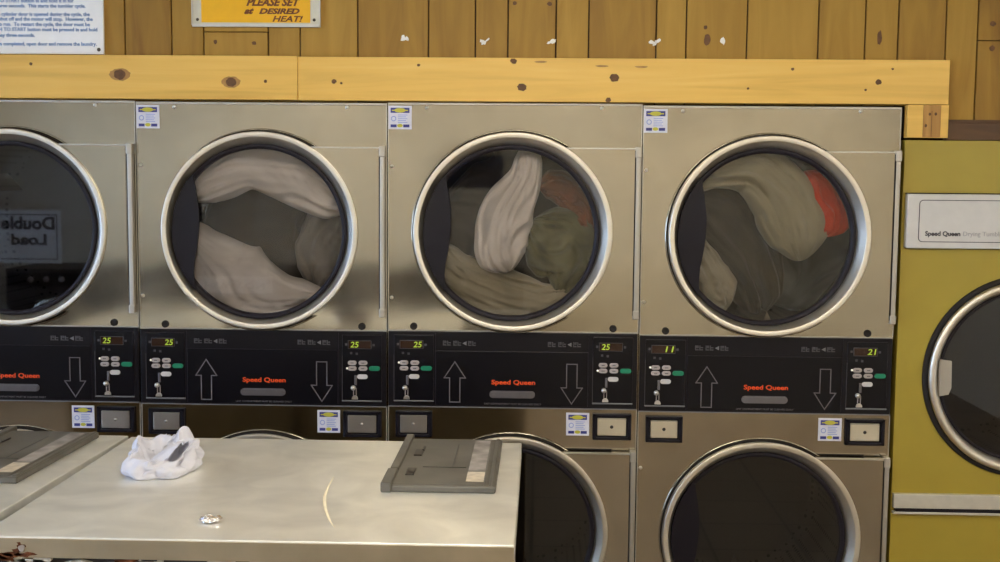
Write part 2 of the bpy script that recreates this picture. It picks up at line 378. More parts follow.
def dryer(i, dz, dg, gl, label, bright, leds, group='stacked dryers along the panelled wall'):
    root = empty('stacked_dryer', (i*.8, 0, dz), label, 'dryer', group)
    w = .7985
    def cab(b):
        b.box(.0015, .0115, .004, .92, .06, 1.945, 'panel'); b.box(w-.010, w, .004, .92, .06, 1.945, 'panel')
        b.box(.0115, w-.010, .004, .92, 1.937, 1.945, 'panel'); b.box(.0115, w-.010, .91, .92, .06, 1.937, 'panel')
        b.box(.0115, w-.010, .004, .91, .06, .07, 'panel'); b.box(.03, w-.03, .03, .90, 0, .06, 'grime')
        b.box(.0115, w-.010, .006, .90, .98, 1.20, 'black')
    part('cabinet', root, cab)
    for z0, z1, cz in ((1.228, 1.950, 1.546), (.07, .983, .583)):
        def fp(b, z0=z0, z1=z1, cz=cz):
            b.holed(.0015, w, z0, z1, .398, cz, .270, 0, .004, 'panel')
            b.lathe([(.3165, 0), (.3175, -.004), (.3205, -.005), (.3225, 0)], .398, cz, 'panel', 96)
            b.box(.0015, .0045, -.0015, .0005, z0, z1, 'hinge'); b.box(w-.003, w, -.0015, .0005, z0, z1, 'hinge')
            if z0 > 1:
                b.box(.003, w-.002, -.004, .002, z1-.0075, z1, 'hinge', .001); b.box(.003, w-.002, -.002, .001, z0, z0+.004, 'hinge')
            if z0 < 1: b.prism([(.57, cz+.268), (.72, cz+.268), (.72, cz+.272), (.57, cz+.272)], -.0006, .0005, 'gap')
        part('front_panel', root, fp)
        make_door(root, .398, cz, gl if z0 > 1 else 'glassd')
        part('drum', root, lambda b, cz=cz: (b.lathe([(.272, .012), (.285, .05), (.335, .05), (.335, .62), (.30, .66), (0, .66)], .398, cz, 'drum', 72),
             [b.prism([(.398+.33*math.cos(a-.1), cz+.33*math.sin(a-.1)), (.398+.33*math.cos(a+.1), cz+.33*math.sin(a+.1)), (.398+.25*math.cos(a), cz+.25*math.sin(a))], .10, .60, 'drum') for a in (.6, 2.7, 4.8)]))
    sc = [(.124, 1.934), (.672, 1.936), (.0135, 1.750), (.0135, 1.334)]
    for x, z in sc + [(.0135, .80)]:
        part('screw', root, lambda b, x=x, z=z: b.lathe([(0, -.0055), (.0035, -.005), (.0055, -.003), (.006, 0)], x, z, 'screw', 14))
    for x in (.084, .718):
        part('lock', root, lambda b, x=x: (b.lathe([(0, -.004), (.007, -.004), (.0095, -.006), (.0115, -.004), (.0115, 0)], x, 1.243, 'gap', 24)), 'round black panel lock')
    # black control fascia
    def fas(b):
        b.box(.0035, w-.002, -.006, .004, .9845, 1.227, 'black', .0015)
        b.box(.1555, .640, -.0075, -.005, .9905, 1.166, 'black2', .001)
        b.box(.0035, w-.002, -.0075, -.004, .983, .9865, 'ledge')
        b.box(.152, .1545, -.0075, -.004, .9905, 1.222, 'navy'); b.box(.6415, .644, -.0075, -.004, .9905, 1.222, 'navy')
    f = part('control_fascia', root, fas)
    part('arrow', f, lambda b: arrow(b, .2165, 1.131, 1.001, True), 'outlined arrow pointing up')
    part('arrow', f, lambda b: arrow(b, .5895, 1.128, 1.000, False), 'outlined arrow pointing down')
    part('brand_lettering', f, lambda b: b.text('Speed Queen', .334, 1.0605, .022, 'orange', -.0078, .139, bold=.00045, height=.0195), 'orange lettering reading Speed Queen')
    part('lint_notice', f, lambda b: b.text('LINT COMPARTMENT MUST BE CLEANED DAILY', .3115, .9945, .008, 'line', -.0078, .181), 'small printed notice')
    def lint(b):
        pts = arc(.339, 1.028, .0115, 90, 270, 8)+arc(.461, 1.028, .0115, -90, 90, 8)
        b.prism(pts[::-1], -.0150, -.0060, 'lint', .003)
    part('lint_handle', f, lint, 'grey rounded pull bar')
    for x0 in (.178, .512):
        def ic(b, x0=x0):
            x = x0
            for g in (0, 1, 2):
                for k in range(2):
                    b.box(x, x+.011, -.0085, -.006, 1.183, 1.186, 'icon'); b.box(x, x+.003, -.0085, -.006, 1.186, 1.198, 'icon')
                    b.box(x+.004, x+.011, -.0085, -.006, 1.190, 1.193 if k else 1.198, 'icon')
                    x += .0135
                x += .006
                if g == 1:
                    b.prism([(x-.003, 1.1905), (x+.009, 1.184), (x+.009, 1.197)], -.0085, -.006, 'ledge'); x += .014
        part('program_icons', f, ic, 'row of dim printed icons')
    for s in (0, 1):
        X = .634*s; ctext, half = dg[s]
        def cp(b):
            b.box(.022+X, .148+X, -.0085, -.004, 1.000, 1.216, 'black2', .0015)
            b.box(.021+X, .149+X, -.0135, -.0075, 1.0015, 1.0055, 'ledge', .001)
            b.box(.021+X, .0225+X, -.0095, -.0075, 1.0055, 1.15, 'icon')
            for x, z in ((.034, 1.186), (.122, 1.185), (.050, 1.158), (.068, 1.156)): b.box(x-.003+X, x+.004+X, -.0092, -.008, z-.004, z+.003, 'icon')
        p = part('control_panel', root, cp)
        def ds(b):
            b.box(.0405+X, .1155+X, -.0094, -.008, 1.1715, 1.1985, 'icon'); b.box(.042+X, .114+X, -.0100, -.009, 1.173, 1.197, 'disp')
            b.text(ctext, (.084 if half else .048)+X, 1.1765, .022, 'digit', -.0102, .027, height=.0185, bold=.0002, shear=.15)
        part('display', p, ds, 'digital display with green digits')
        for kx in (.053, .0875):
            for kz in (1.1265, 1.1085):
                part('button', p, lambda b, kx=kx, kz=kz: (b.prism((arc(kx-.006+X, kz, .0072, 90, 270, 6)+arc(kx+.008+X, kz, .0072, -90, 90, 6))[::-1], -.0125, -.008, 'key', .0015),
                                                      b.box(kx-.004+X, kx+.006+X, -.0130, -.012, kz-.0012, kz+.0012, 'icon')))
        part('start_button', p, lambda b: b.prism((arc(.115+X, 1.109, .0075, 90, 270, 6)+arc(.136+X, 1.109, .0075, -90, 90, 6))[::-1], -.0125, -.008, 'green', .0015), 'green button')
        part('coin_plate', p, lambda b: b.prism((arc(.077+X, 1.082, .0075, 90, 270, 6)+arc(.096+X, 1.082, .0075, -90, 90, 6))[::-1], -.0115, -.008, 'white', .0012), 'small pale oval plate')
        lz = 1.1265 if leds[s] else 1.1085
        part('indicator_light', p, lambda b: b.lathe([(0, -.0125), (.0025, -.012), (.0035, -.009), (.0036, -.008)], .0375+X, lz, 'led', 12), 'tiny lit indicator')
        def slot(b):
            b.box(.061+X, .069+X, -.013, -.008, 1.055, 1.086, 'lint', .0015)
            b.lathe([(0, -.021), (.006, -.020), (.008, -.015), (.0075, -.008)], .0575+X, 1.046, 'screw', 18)
            b.box(.057+X, .0592+X, -.0125, -.008, 1.014, 1.04, 'key'); b.box(.0655+X, .0675+X, -.0125, -.008, 1.014, 1.045, 'key')
            b.prism(arc(.0625+X, 1.0115, .0095, 180, 0, 8)+[(.0625+X+.0095, 1.009), (.0625+X-.0095, 1.009)], -.015, -.008, 'screw')
        part('coin_slot', p, slot, 'silver coin return lever and slot')
        x0, x1 = (.027, .144) if s == 0 else (.658, .781)
        def cb(b):
            b.box(x0, x1, -.0030, 0, .8855, .970, 'navy', .001)
            for q in ((x0, x0+.011, .8855, .970), (x1-.011, x1, .8855, .970), (x0, x1, .960, .970), (x0, x1, .8855, .895)):
                b.box(q[0], q[1], -.012, -.002, q[2], q[3], 'navy', .002)
        c = part('coin_box', root, cb, 'black framed coin box')
        br = bright[s]
        def cpt(b):
            b.box(x0+.0145, x1-.0165, -.010, -.002, .899, .9565, 'coinb' if br else 'coin', .0025)
            b.box(x0+.0155, x1-.0175, -.011, -.0085, .953, .9555, 'hinge')
            b.lathe([(0, -.0125), (.004, -.012), (.0055, -.010)], (x0+x1)/2-.001, .928, 'lidd' if br else 'coin', 14)
        part('coin_door', c, cpt, 'brushed metal coin door')
    for x0, z0 in ((.003, 1.866), (.5735, .897)):
        def st(b):
            X, Z = x0, z0
            b.box(X, X+.0735, -.0016, 0, Z, Z+.0735, 'stick')
            b.box(X+.007, X+.0665, -.0020, -.001, Z+.051, Z+.067, 'blue'); b.box(X+.007, X+.026, -.0020, -.001, Z+.006, Z+.015, 'blue')
            b.box(X+.047, X+.0665, -.0020, -.001, Z+.006, Z+.015, 'blue')
            b.disc(X+.0365, Z+.0590, .018, .007, -.0024, -.001, 'syel'); b.box(X+.011, X+.062, -.0022, -.001, Z+.057, Z+.0605, 'syel')
            b.disc(X+.0365, Z+.0115, .009, .0055, -.0022, -.001, 'syel')
            b.lathe([(.0055, -.0022), (.0085, -.0022), (.0085, -.001), (.0055, -.001)], X+.0165, Z+.033, 'lblue', 20, close=True)
            for k in range(5): b.box(X+.030, X+.060-.004*(k % 2), -.0019, -.001, Z+.020+.0058*k, Z+.0225+.0058*k, 'lblue')
        part('sticker', root, st, 'small white, navy and yellow sticker')
    return root

dry = [
 dryer(-1, .002, (('25', 1), ('25', 0)), 'glassd', 'steel stacked dryer cut by the left edge, its upper drum dark and empty', (0, 0), (1, 1)),
 dryer(0, -.001, (('25', 1), ('25', 0)), 'glass', 'steel stacked dryer, second from left, tumbling only white and grey sheets', (0, 0), (1, 0)),
 dryer(1, .002, (('25', 1), ('25', 0)), 'glass', 'steel stacked dryer in the middle, its upper drum full of white, green and orange laundry', (0, 1), (1, 0)),
 dryer(2, -.003, (('11', 1), ('21', 1)), 'glass', 'rightmost steel stacked dryer, beside the yellow dryer, a red garment in its upper drum', (1, 1), (1, 1)),
]

# ------------------------------------------------------------------ laundry
def laundry(name, label, mat, dryer_no, path, y, depth, seed, group, folds=5, amp=.014):
    """a length of cloth: path of (x, z, half width) measured from the middle of the door, gathered into folds along its length"""
    b = MB(); bm = b.bm; ox, oz = dryer_no*.8+.395, 1.543
    NS, NP = 90, 72; n = len(path)
    P = [path[0]]+list(path)+[path[-1]]
    def at(t):
        u = t*(n-1); i = min(int(u), n-2); f = u-i; p0, p1, p2, p3 = P[i], P[i+1], P[i+2], P[i+3]
        return [.5*((2*p1[k])+(-p0[k]+p2[k])*f+(2*p0[k]-5*p1[k]+4*p2[k]-p3[k])*f*f+(-p0[k]+3*p1[k]-3*p2[k]+p3[k])*f**3) for k in range(3)]
    rows = []
    for j in range(NS+1):
        t = j/NS; x, z, w_ = at(t); xa, za, _ = at(max(0, t-.02)); xb, zb, _ = at(min(1, t+.02))
        T_ = Vector((xb-xa, zb-za)).normalized(); N_ = Vector((-T_.y, T_.x))
        cap = min(1, (min(t, 1-t)*7+.02))**.5
        row = []
        for k in range(NP):
            a = 2*PI*k/NP; c, s_ = math.cos(a), math.sin(a)
            fw = folds*c+1.6*noise.noise(Vector((t*2.2, c*1.3, seed)))*1.5
            rid = (1-abs(noise.noise(Vector((fw, t*1.4, seed+3.1))))*2.4)
            fine = noise.noise(Vector((fw*2.3, t*4, seed+9)))
            edge = 1+.24*noise.noise(Vector((t*3.1, c*.6, seed+5)))+.05*noise.noise(Vector((t*9, c, seed)))
            ww = w_*cap*c*edge; dd = depth*cap*(abs(s_)**.75)*(1 if s_ > 0 else -1)
            yy = y+dd+(amp*(rid-.4)*2+amp*.5*fine)*(-1 if s_ < 0 else 1)*abs(s_)
            px, pz = x+N_.x*ww, z+N_.y*ww
            r = math.hypot(px, pz)
            if r > .325: px *= .325/r; pz *= .325/r
            lim = .058 if r > .255 else .022
            row.append(bm.verts.new((ox+px, max(yy, lim+.004*rid), oz+pz)))
        rows.append(row)
    fs = [bm.faces.new((A[k], A[(k+1) % NP], B[(k+1) % NP], B[k])) for A, B in zip(rows, rows[1:]) for k in range(NP)]
    fs += [bm.faces.new(rows[0]), bm.faces.new(rows[-1])]
    b.paint(fs, mat, True)
    return tag(b.build(name), label, 'laundry', group)

M['sheet'] = cloth_mat('white sheet', [(.50, .46, .44), (.68, .63, .61)])
M['sheet2'] = cloth_mat('grey sheet', [(.15, .135, .12), (.22, .20, .18)])
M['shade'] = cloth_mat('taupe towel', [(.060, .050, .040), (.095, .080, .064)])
M['greenc'] = cloth_mat('mottled green cloth', [(.035, .035, .016), (.085, .085, .035), (.16, .15, .08)], 7)
M['orangec'] = cloth_mat('rust orange cloth', [(.10, .055, .03), (.26, .085, .03)], 7)
M['cream'] = cloth_mat('cream cloth', [(.22, .195, .14), (.36, .32, .24)])
M['beigec'] = cloth_mat('beige sheet', [(.26, .235, .16), (.37, .34, .24)])
M['darkc'] = cloth_mat('dark brown cloth', [(.030, .026, .018), (.055, .047, .03)])
M['redc'] = cloth_mat('red cloth', [(.50, .045, .018), (.62, .075, .03)])
M['bluegrey'] = cloth_mat('blue grey cloth', [(.055, .06, .055), (.11, .115, .105)])
G1, G2, G3 = ('laundry in the second dryer', 'laundry in the middle dryer', 'laundry in the rightmost steel dryer')
def pp(*q): return [(x/312, z/312, w_/312) for x, z, w_ in q]
laundry('sheet', 'white sheet arching across the top of the drum in the second dryer from left', 'sheet', 0, pp((-88, 30, 14), (-62, 52, 26), (-20, 68, 28), (28, 58, 34), (60, 34, 24), (84, 22, 12)), .125, .070, 1.3, G1, 4)
laundry('sheet', 'white sheet lying low and left in the drum of the second dryer from left', 'sheet', 0, pp((-88, 8, 14), (-70, -22, 30), (-38, -58, 42), (10, -76, 34), (62, -72, 20)), .125, .075, 4.1, G1, 5)
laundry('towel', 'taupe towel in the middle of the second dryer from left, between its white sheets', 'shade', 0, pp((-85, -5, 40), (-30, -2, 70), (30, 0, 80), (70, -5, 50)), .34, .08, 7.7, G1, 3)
laundry('sheet', 'pale grey sheet hanging down the right of the drum in the second dryer from left', 'sheet2', 0, pp((62, 60, 22), (66, 20, 32), (58, -25, 36), (44, -64, 26)), .225, .060, 9.2, G1, 4)
# middle dryer
laundry('shirt', 'white shirt twisted diagonally in the middle of the drum in the middle dryer', 'sheet', 1, pp((16, 92, 14), (12, 55, 18), (-6, 18, 26), (-12, -15, 26), (-4, -40, 18)), .095, .055, 2.2, G2, 5)
laundry('cloth', 'mottled green cloth at the right of the drum in the middle dryer', 'greenc', 1, pp((18, 10, 20), (42, -10, 38), (62, -38, 34), (50, -68, 18)), .135, .060, 5.5, G2, 3)
laundry('cloth', 'rust orange cloth at the upper right of the drum in the middle dryer', 'orangec', 1, pp((26, 48, 12), (50, 44, 18), (70, 26, 18), (80, 2, 12)), .150, .055, 8.1, G2, 3)
laundry('sheet', 'cream sheet heaped along the bottom of the drum in the middle dryer', 'cream', 1, pp((-86, -8, 14), (-62, -45, 30), (-20, -68, 34), (30, -78, 26), (66, -62, 14)), .130, .065, 3.4, G2, 6)
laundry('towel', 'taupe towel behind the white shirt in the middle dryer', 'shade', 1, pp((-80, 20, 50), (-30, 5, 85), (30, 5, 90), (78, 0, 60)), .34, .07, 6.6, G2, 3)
# rightmost
laundry('sheet', 'beige sheet folded over the top of the drum in the rightmost steel dryer', 'beigec', 2, pp((-84, 38, 10), (-52, 62, 18), (-12, 66, 26), (20, 38, 34), (34, 2, 30), (40, -26, 18)), .115, .070, 2.9, G3, 5)
laundry('sheet', 'cream sheet bunched at the lower left of the drum in the rightmost steel dryer', 'cream', 2, pp((-78, 20, 10), (-72, -14, 20), (-58, -48, 28), (-34, -76, 22)), .105, .060, 6.3, G3, 6)
laundry('trousers', 'dark brown trousers lying diagonally across the rightmost steel dryer drum', 'darkc', 2, pp((-82, 34, 24), (-46, 26, 34), (-14, -8, 34), (0, -48, 30), (4, -84, 22)), .215, .055, 4.7, G3, 4)
laundry('garment', 'bright red garment at the upper right of the drum in the rightmost steel dryer', 'redc', 2, pp((44, 64, 10), (56, 46, 20), (64, 20, 24), (62, -2, 12)), .120, .050, 1.1, G3, 3)
laundry('towel', 'blue grey towel at the lower right of the drum in the rightmost steel dryer', 'bluegrey', 2, pp((84, 40, 16), (70, 0, 36), (48, -36, 48), (20, -72, 34)), .30, .060, 7.3, G3, 3)

# ------------------------------------------------------------------ yellow dryer
yd = empty('single_dryer', (2.412, 0, 0), 'mustard yellow dryer with a white fascia at the right edge', 'dryer')
def ycab(b):
    b.box(0, .79, .004, .90, .03, 1.846, 'yellow'); b.box(.03, .76, .05, .86, 0, .03, 'grime')
    b.box(0, .79, -.001, .004, 1.683, 1.846, 'yellow', .0015); 
def yfront(b):
    b.holed(0, .79, .730, 1.508, .40, 1.110, .270, -.001, .004, 'yellow'); 
b = MB()
b.box(0, .01, .004, .90, .03, 1.846, 'yellow'); b.box(.78, .79, .004, .90, .03, 1.846, 'yellow'); b.box(.01, .78, .004, .90, 1.838, 1.846, 'yellow')
b.box(.01, .78, .89, .90, .03, 1.838, 'yellow'); b.box(.01, .78, .004, .89, .03, .04, 'yellow'); b.box(.03, .76, .05, .86, 0, .03, 'grime')
b.build('cabinet', yd)
part('top_panel', yd, lambda b: b.box(0, .79, -.001, .004, 1.682, 1.846, 'yellow', .001))
part('front_panel', yd, yfront)
part('lower_panel', yd, lambda b: b.box(0, .79, -.001, .004, .04, .665, 'yellow', .001))
yf = part('fascia', yd, lambda b: (b.box(.008, .79, -.022, .004, 1.511, 1.680, 'fascia', .004), b.box(.008, .79, -.012, .004, 1.680, 1.6835, 'gap')), 'off white control fascia')
def outline(b):
    r = .012; x0, x1, z0, z1 = .046, .90, 1.532, 1.661; w = .0022
    x1 = .76
    P = arc(x0+r, z1-r, r, 180, 90, 5)+arc(x1-r, z1-r, r, 90, 0, 5)+arc(x1-r, z0+r, r, 0, -90, 5)+arc(x0+r, z0+r, r, -90, -180, 5)
    for p, q in zip(P, P[1:]+P[:1]):
        p, q = Vector(p), Vector(q); d = (q-p).normalized(); n = Vector((-d.y, d.x))*w/2
        b.prism([tuple(p-n), tuple(q-n), tuple(q+n), tuple(p+n)], -.0232, -.0215, 'dink')
part('outline', yf, outline, 'thin dark rounded outline')
part('brand_lettering', yf, lambda b: b.text('Speed Queen', .066, 1.551, .020, 'dink', -.0225, .108, bold=.0006), 'dark lettering reading Speed Queen')
part('product_lettering', yf, lambda b: b.text('Drying Tumbler', .183, 1.551, .020, 'grey', -.0225, .128), 'grey lettering reading Drying Tumbler')
part('strip', yd, lambda b: (b.box(.003, .79, -.018, .004, .684, .730, 'strip', .002), b.box(.012, .79, -.014, .004, .672, .6845, 'navy'), b.box(.003, .79, -.018, .004, .665, .672, 'strip', .001)), 'pale trim strip with dark slot')
yx, yz = .402, 1.110
ydoor = part('door', yd, lambda b: b.lathe([(.294, -.006), (.304, -.008), (.307, -.020), (.303, -.028), (.295, -.030), (.286, -.028), (.278, -.014), (.272, .0), (.272, .010), (.290, .010)], yx, yz, 'ring', 110, close=True))
part('gasket', ydoor, lambda b: (b.lathe([(.300, 0), (.3215, 0), (.3215, -.007), (.316, -.010), (.300, -.010)], yx, yz, 'gap', 96, close=True), b.lathe([(.273, .0), (.270, -.006), (.262, -.004), (.262, .01), (.273, .01)], yx, yz, 'rubber', 96, close=True)), 'black rubber ring')
part('door_glass', ydoor, lambda b: b.lathe([(0, 0), (.263, 0)], yx, yz, 'glassd', 96, smooth=False))
part('door_handle', ydoor, lambda b: b.prism([(yx-.278, yz+.055), (yx-.240, yz+.050), (yx-.238, yz-.035), (yx-.246, yz-.056), (yx-.276, yz-.062)], -.034, -.018, 'hinge', .003), 'pale metal pull tab')
part('drum', yd, lambda b: b.lathe([(.272, .012), (.285, .05), (.335, .05), (.335, .62), (.30, .66), (0, .66)], yx, yz, 'drum', 72))

# ------------------------------------------------------------------ wall, boards
gro = [-4.2, -1.02, -.86, -.74, -.60, -.50, -.38, -.27, -.16, -.035, .114, .216, .421, .522, .704, .927, 1.074, 1.176, 1.326, 1.428, 1.638, 1.731, 1.919, 2.139, 2.283, 2.384, 2.53, 2.627, 2.80, 2.92, 3.1, 3.3, 3.45, 3.6, 4.6]
def bw():
    b = MB(); lay = b.bm.faces.layers.float.new('plank'); old = set()
    for a, c in zip(gro, gro[1:]):
        q = random.uniform(-.5, .5)
        zz = 1.952 if c < 2.55 else 1.86
        segs = [(zz, 2.75)]
        if abs(a-.216) < .001: segs = [(zz, 2.168), (2.1705, 2.75)]
        if abs(a-2.627) < .001: segs = [(zz, 2.152), (2.155, 2.75)]
        for z0, z1 in segs:
            for f in b.box(a+.0022, c-.0022, .018, .034, z0, z1, 'panelwood', .0012, 1): f[lay] = q+random.uniform(-.05, .05)
    b.box(-4.2, 4.6, .030, .06, 1.955, 2.75, 'groove'); b.box(2.42, 4.6, .03, .06, 1.86, 1.96, 'groove')
    b.box(3.21, 4.6, .018, .06, 0, 1.86, 'panelwood'); b.box(-4.2, -.81, .018, .06, 0, 1.952, 'panelwood')
    for x, z, rx, rz in ((.253, 2.138, .006, .007), (.376, 2.135, .007, .006), (1.196, 2.262, .007, .006), (1.305, 2.260, .008, .006), (1.796, 2.152, .010, .018), (2.327, 2.160, .007, .022),
                         (2.672, 2.205, .009, .008), (2.672, 2.130, .009, .009), (1.79, 2.19, .006, .006)):
        b.disc(x, z, rx, rz, .0172, .019, 'knot', 14, .15)
    return b
o = bw().build('wall_back'); tag(o, kind='structure')
pb = MB()
pb.box(-1.0, .5205, -.022, .014, 1.956, 2.092, 'pine', .0015)
for x, z, r in ((-.04, 2.031, .0185), (.312, 2.010, .0165)):
    pb.disc(x, z, r*1.8, r*1.05, -.0223, -.021, 'halo', 24, .08); pb.disc(x, z, r, r*.85, -.0227, -.021, 'knot', 20, .08)
for x, z, r in ((.42, 2.013, .005), (-.322, 2.063, .005)): pb.disc(x, z, r, r, -.0225, -.021, 'knot', 12, .1)
tag(pb.build('pine_board'), 'knotty pine board over the left dryers with two large knots', 'board', 'pine boards along the top of the steel dryers')
pb = MB()
pb.box(.5215, 2.534, -.020, .014, 1.955, 2.090, 'pine', .0015)
for x, z, r in ((.635, 2.014, .008), (.658, 2.009, .004), (.90, 2.066, .005), (1.195, 2.080, .010), (1.222, 2.000, .0145), (1.508, 2.030, .0145), (1.49, 1.962, .009), (2.055, 2.060, .005),
                (2.318, 2.022, .0095), (1.92, 2.0, .004), (2.28, 1.998, .004), (2.36, 2.062, .004)):
    pb.disc(x, z, r, r*.85, -.0206, -.019, 'knot', 16, .12, random.uniform(-.6, .6))
for x, z in ((1.28, 2.078), (1.47, 2.066), (1.59, 2.064)): pb.disc(x, z, .02, .003, -.0203, -.019, 'halo', 16, .1)
tag(pb.build('pine_board'), 'long knotty pine board over the dryers reaching right beyond the last steel dryer', 'board', 'pine boards along the top of the steel dryers')
pb = MB()
pb.box(2.411, 2.536, -.0205, .014, 1.853, 1.9535, 'pine', .001)
pb.box(2.458, 2.512, -.0215, -.019, 1.855, 1.9525, 'pine2'); pb.box(2.4835, 2.4850, -.0220, -.021, 1.856, 1.935, 'knot')
for x, z in ((2.467, 1.89), (2.478, 1.925), (2.496, 1.926)): pb.disc(x, z, .004, .005, -.0221, -.021, 'knot', 10, .1)
tag(pb.build('pine_block'), 'short pine block with a darker patch under the right end of the long board', 'wood block')
tb = MB(); tb.box(2.537, 3.6, -.008, .030, 1.847, 1.900, 'brown', .002); tb.box(2.537, 3.6, .004, .030, 1.900, 1.910, 'brown', .001)
tag(tb.build('trim_1'), kind='structure')
# bits of torn tape left on the panelling
for x, z, k in ((.855, 2.149, 0), (1.105, 2.142, 1), (1.310, 2.145, 2), (1.632, 2.142, 3), (1.843, 2.150, 4)):
    t = MB()
    for j in range(4 if k != 4 else 2):
        a = x+random.uniform(-.010, .010); c = z+random.uniform(-.006, .008); 
        if k == 4: a, c = x+.002*j, z-.002*j
        t.disc(a, c, random.uniform(.006, .010), random.uniform(.003, .007) if k != 4 else .010, .0150-.0007*j, .018, 'tape', 9, .35, random.uniform(-.8, .8))
    w = ['leftmost of five', 'second of five from left', 'third of five from left', 'fourth of five from left', 'squarer, rightmost of five'][k]
    tag(t.build('torn_tape'), 'scrap of white torn tape on the panelling, '+w, 'tape scrap', 'scraps of tape on the panelling')

# ------------------------------------------------------------------ signs
n = empty('instruction_notice', (-.10, .018, 2.094), 'white notice of blue printed instructions at top left', 'sign')
n.location = (0, 0, 0)
part('sheet', n, lambda b: b.box(-.95, -.100, .008, .0175, 2.097, 2.60, 'paper', .001))
lines = ['When the cycle is ready, press the PUSH', 'TO START button in and hold it in for', 'three seconds.  This starts the tumbler cycle.', '',
         'If the cylinder door is opened during the cycle, the', 'tumbler will shut off and the motor will stop.  However, the',
         'tumbler continues to run.  To restart the cycle, the door must be', 'closed. The PUSH TO START button must be pressed in and hold', 'it may three seconds.', '', 'When cycle is completed, open door and remove the laundry.']
def notice(b):
    # right-hand ends as they read in the photograph, by px
    ends = [(1, 73, 2), (2, 85, 7.0), (4, 89, 15.2), (5, 92, 20.0), (6, 89, 25.2), (7, 96.5, 30.3), (8, 33, 36.0), (10, 95.5, 44.5)]
    for i, px, py in ends:
        x = -.100-(102.5-px)/317.; z = 2.094+(55.5-py)/317.-.0045
        b.text(lines[i], x, z-.001, .0155, 'ink', .0075, align='RIGHT', space=1.0, bold=.0003)
part('printed_text', n, notice, 'lines of small blue print')
part('screw', n, lambda b: b.lathe([(0, .002), (.004, .003), (.006, .0078)], -.116, 2.111, 'dscrew', 14))
s = empty('heat_sign', (0, 0, 0), 'amber sign with brown hand lettering in a clear holder on the panelling', 'sign')
part('holder', s, lambda b: (b.box(.181, .588, .010, .0175, 2.184, 2.50, 'holder', .002), b.box(.183, .586, .006, .011, 2.184, 2.193, 'fascia', .001), b.box(.181, .184, .006, .011, 2.19, 2.5, 'fascia'), b.box(.585, .588, .006, .011, 2.19, 2.5, 'fascia')), 'clear plastic sign holder')
part('paper', s, lambda b: b.box(.212, .556, .0085, .0105, 2.1975, 2.49, 'sign'), 'amber paper')
def heat(b):
    b.text('PLEASE SET', .355, 2.250, .034, 'signt', .0078, .171, shear=.35, bold=.0014, height=.024)
    b.text('at', .348, 2.2250, .034, 'signt', .0078, .031, shear=.45, bold=.0016, height=.019)
    b.text('DESIRED', .395, 2.2250, .03, 'signt', .0078, .128, shear=.3, bold=.0014, height=.018)
    b.text('HEAT!', .437, 2.2010, .03, 'signt', .0078, .096, shear=.3, bold=.0008, height=.0185)
part('hand_lettering', s, heat, 'brown hand lettering')
for x in (.199, .568): part('screw', s, lambda b, x=x: b.lathe([(0, .004), (.003, .005), (.005, .010)], x, 2.2065, 'dscrew', 12))

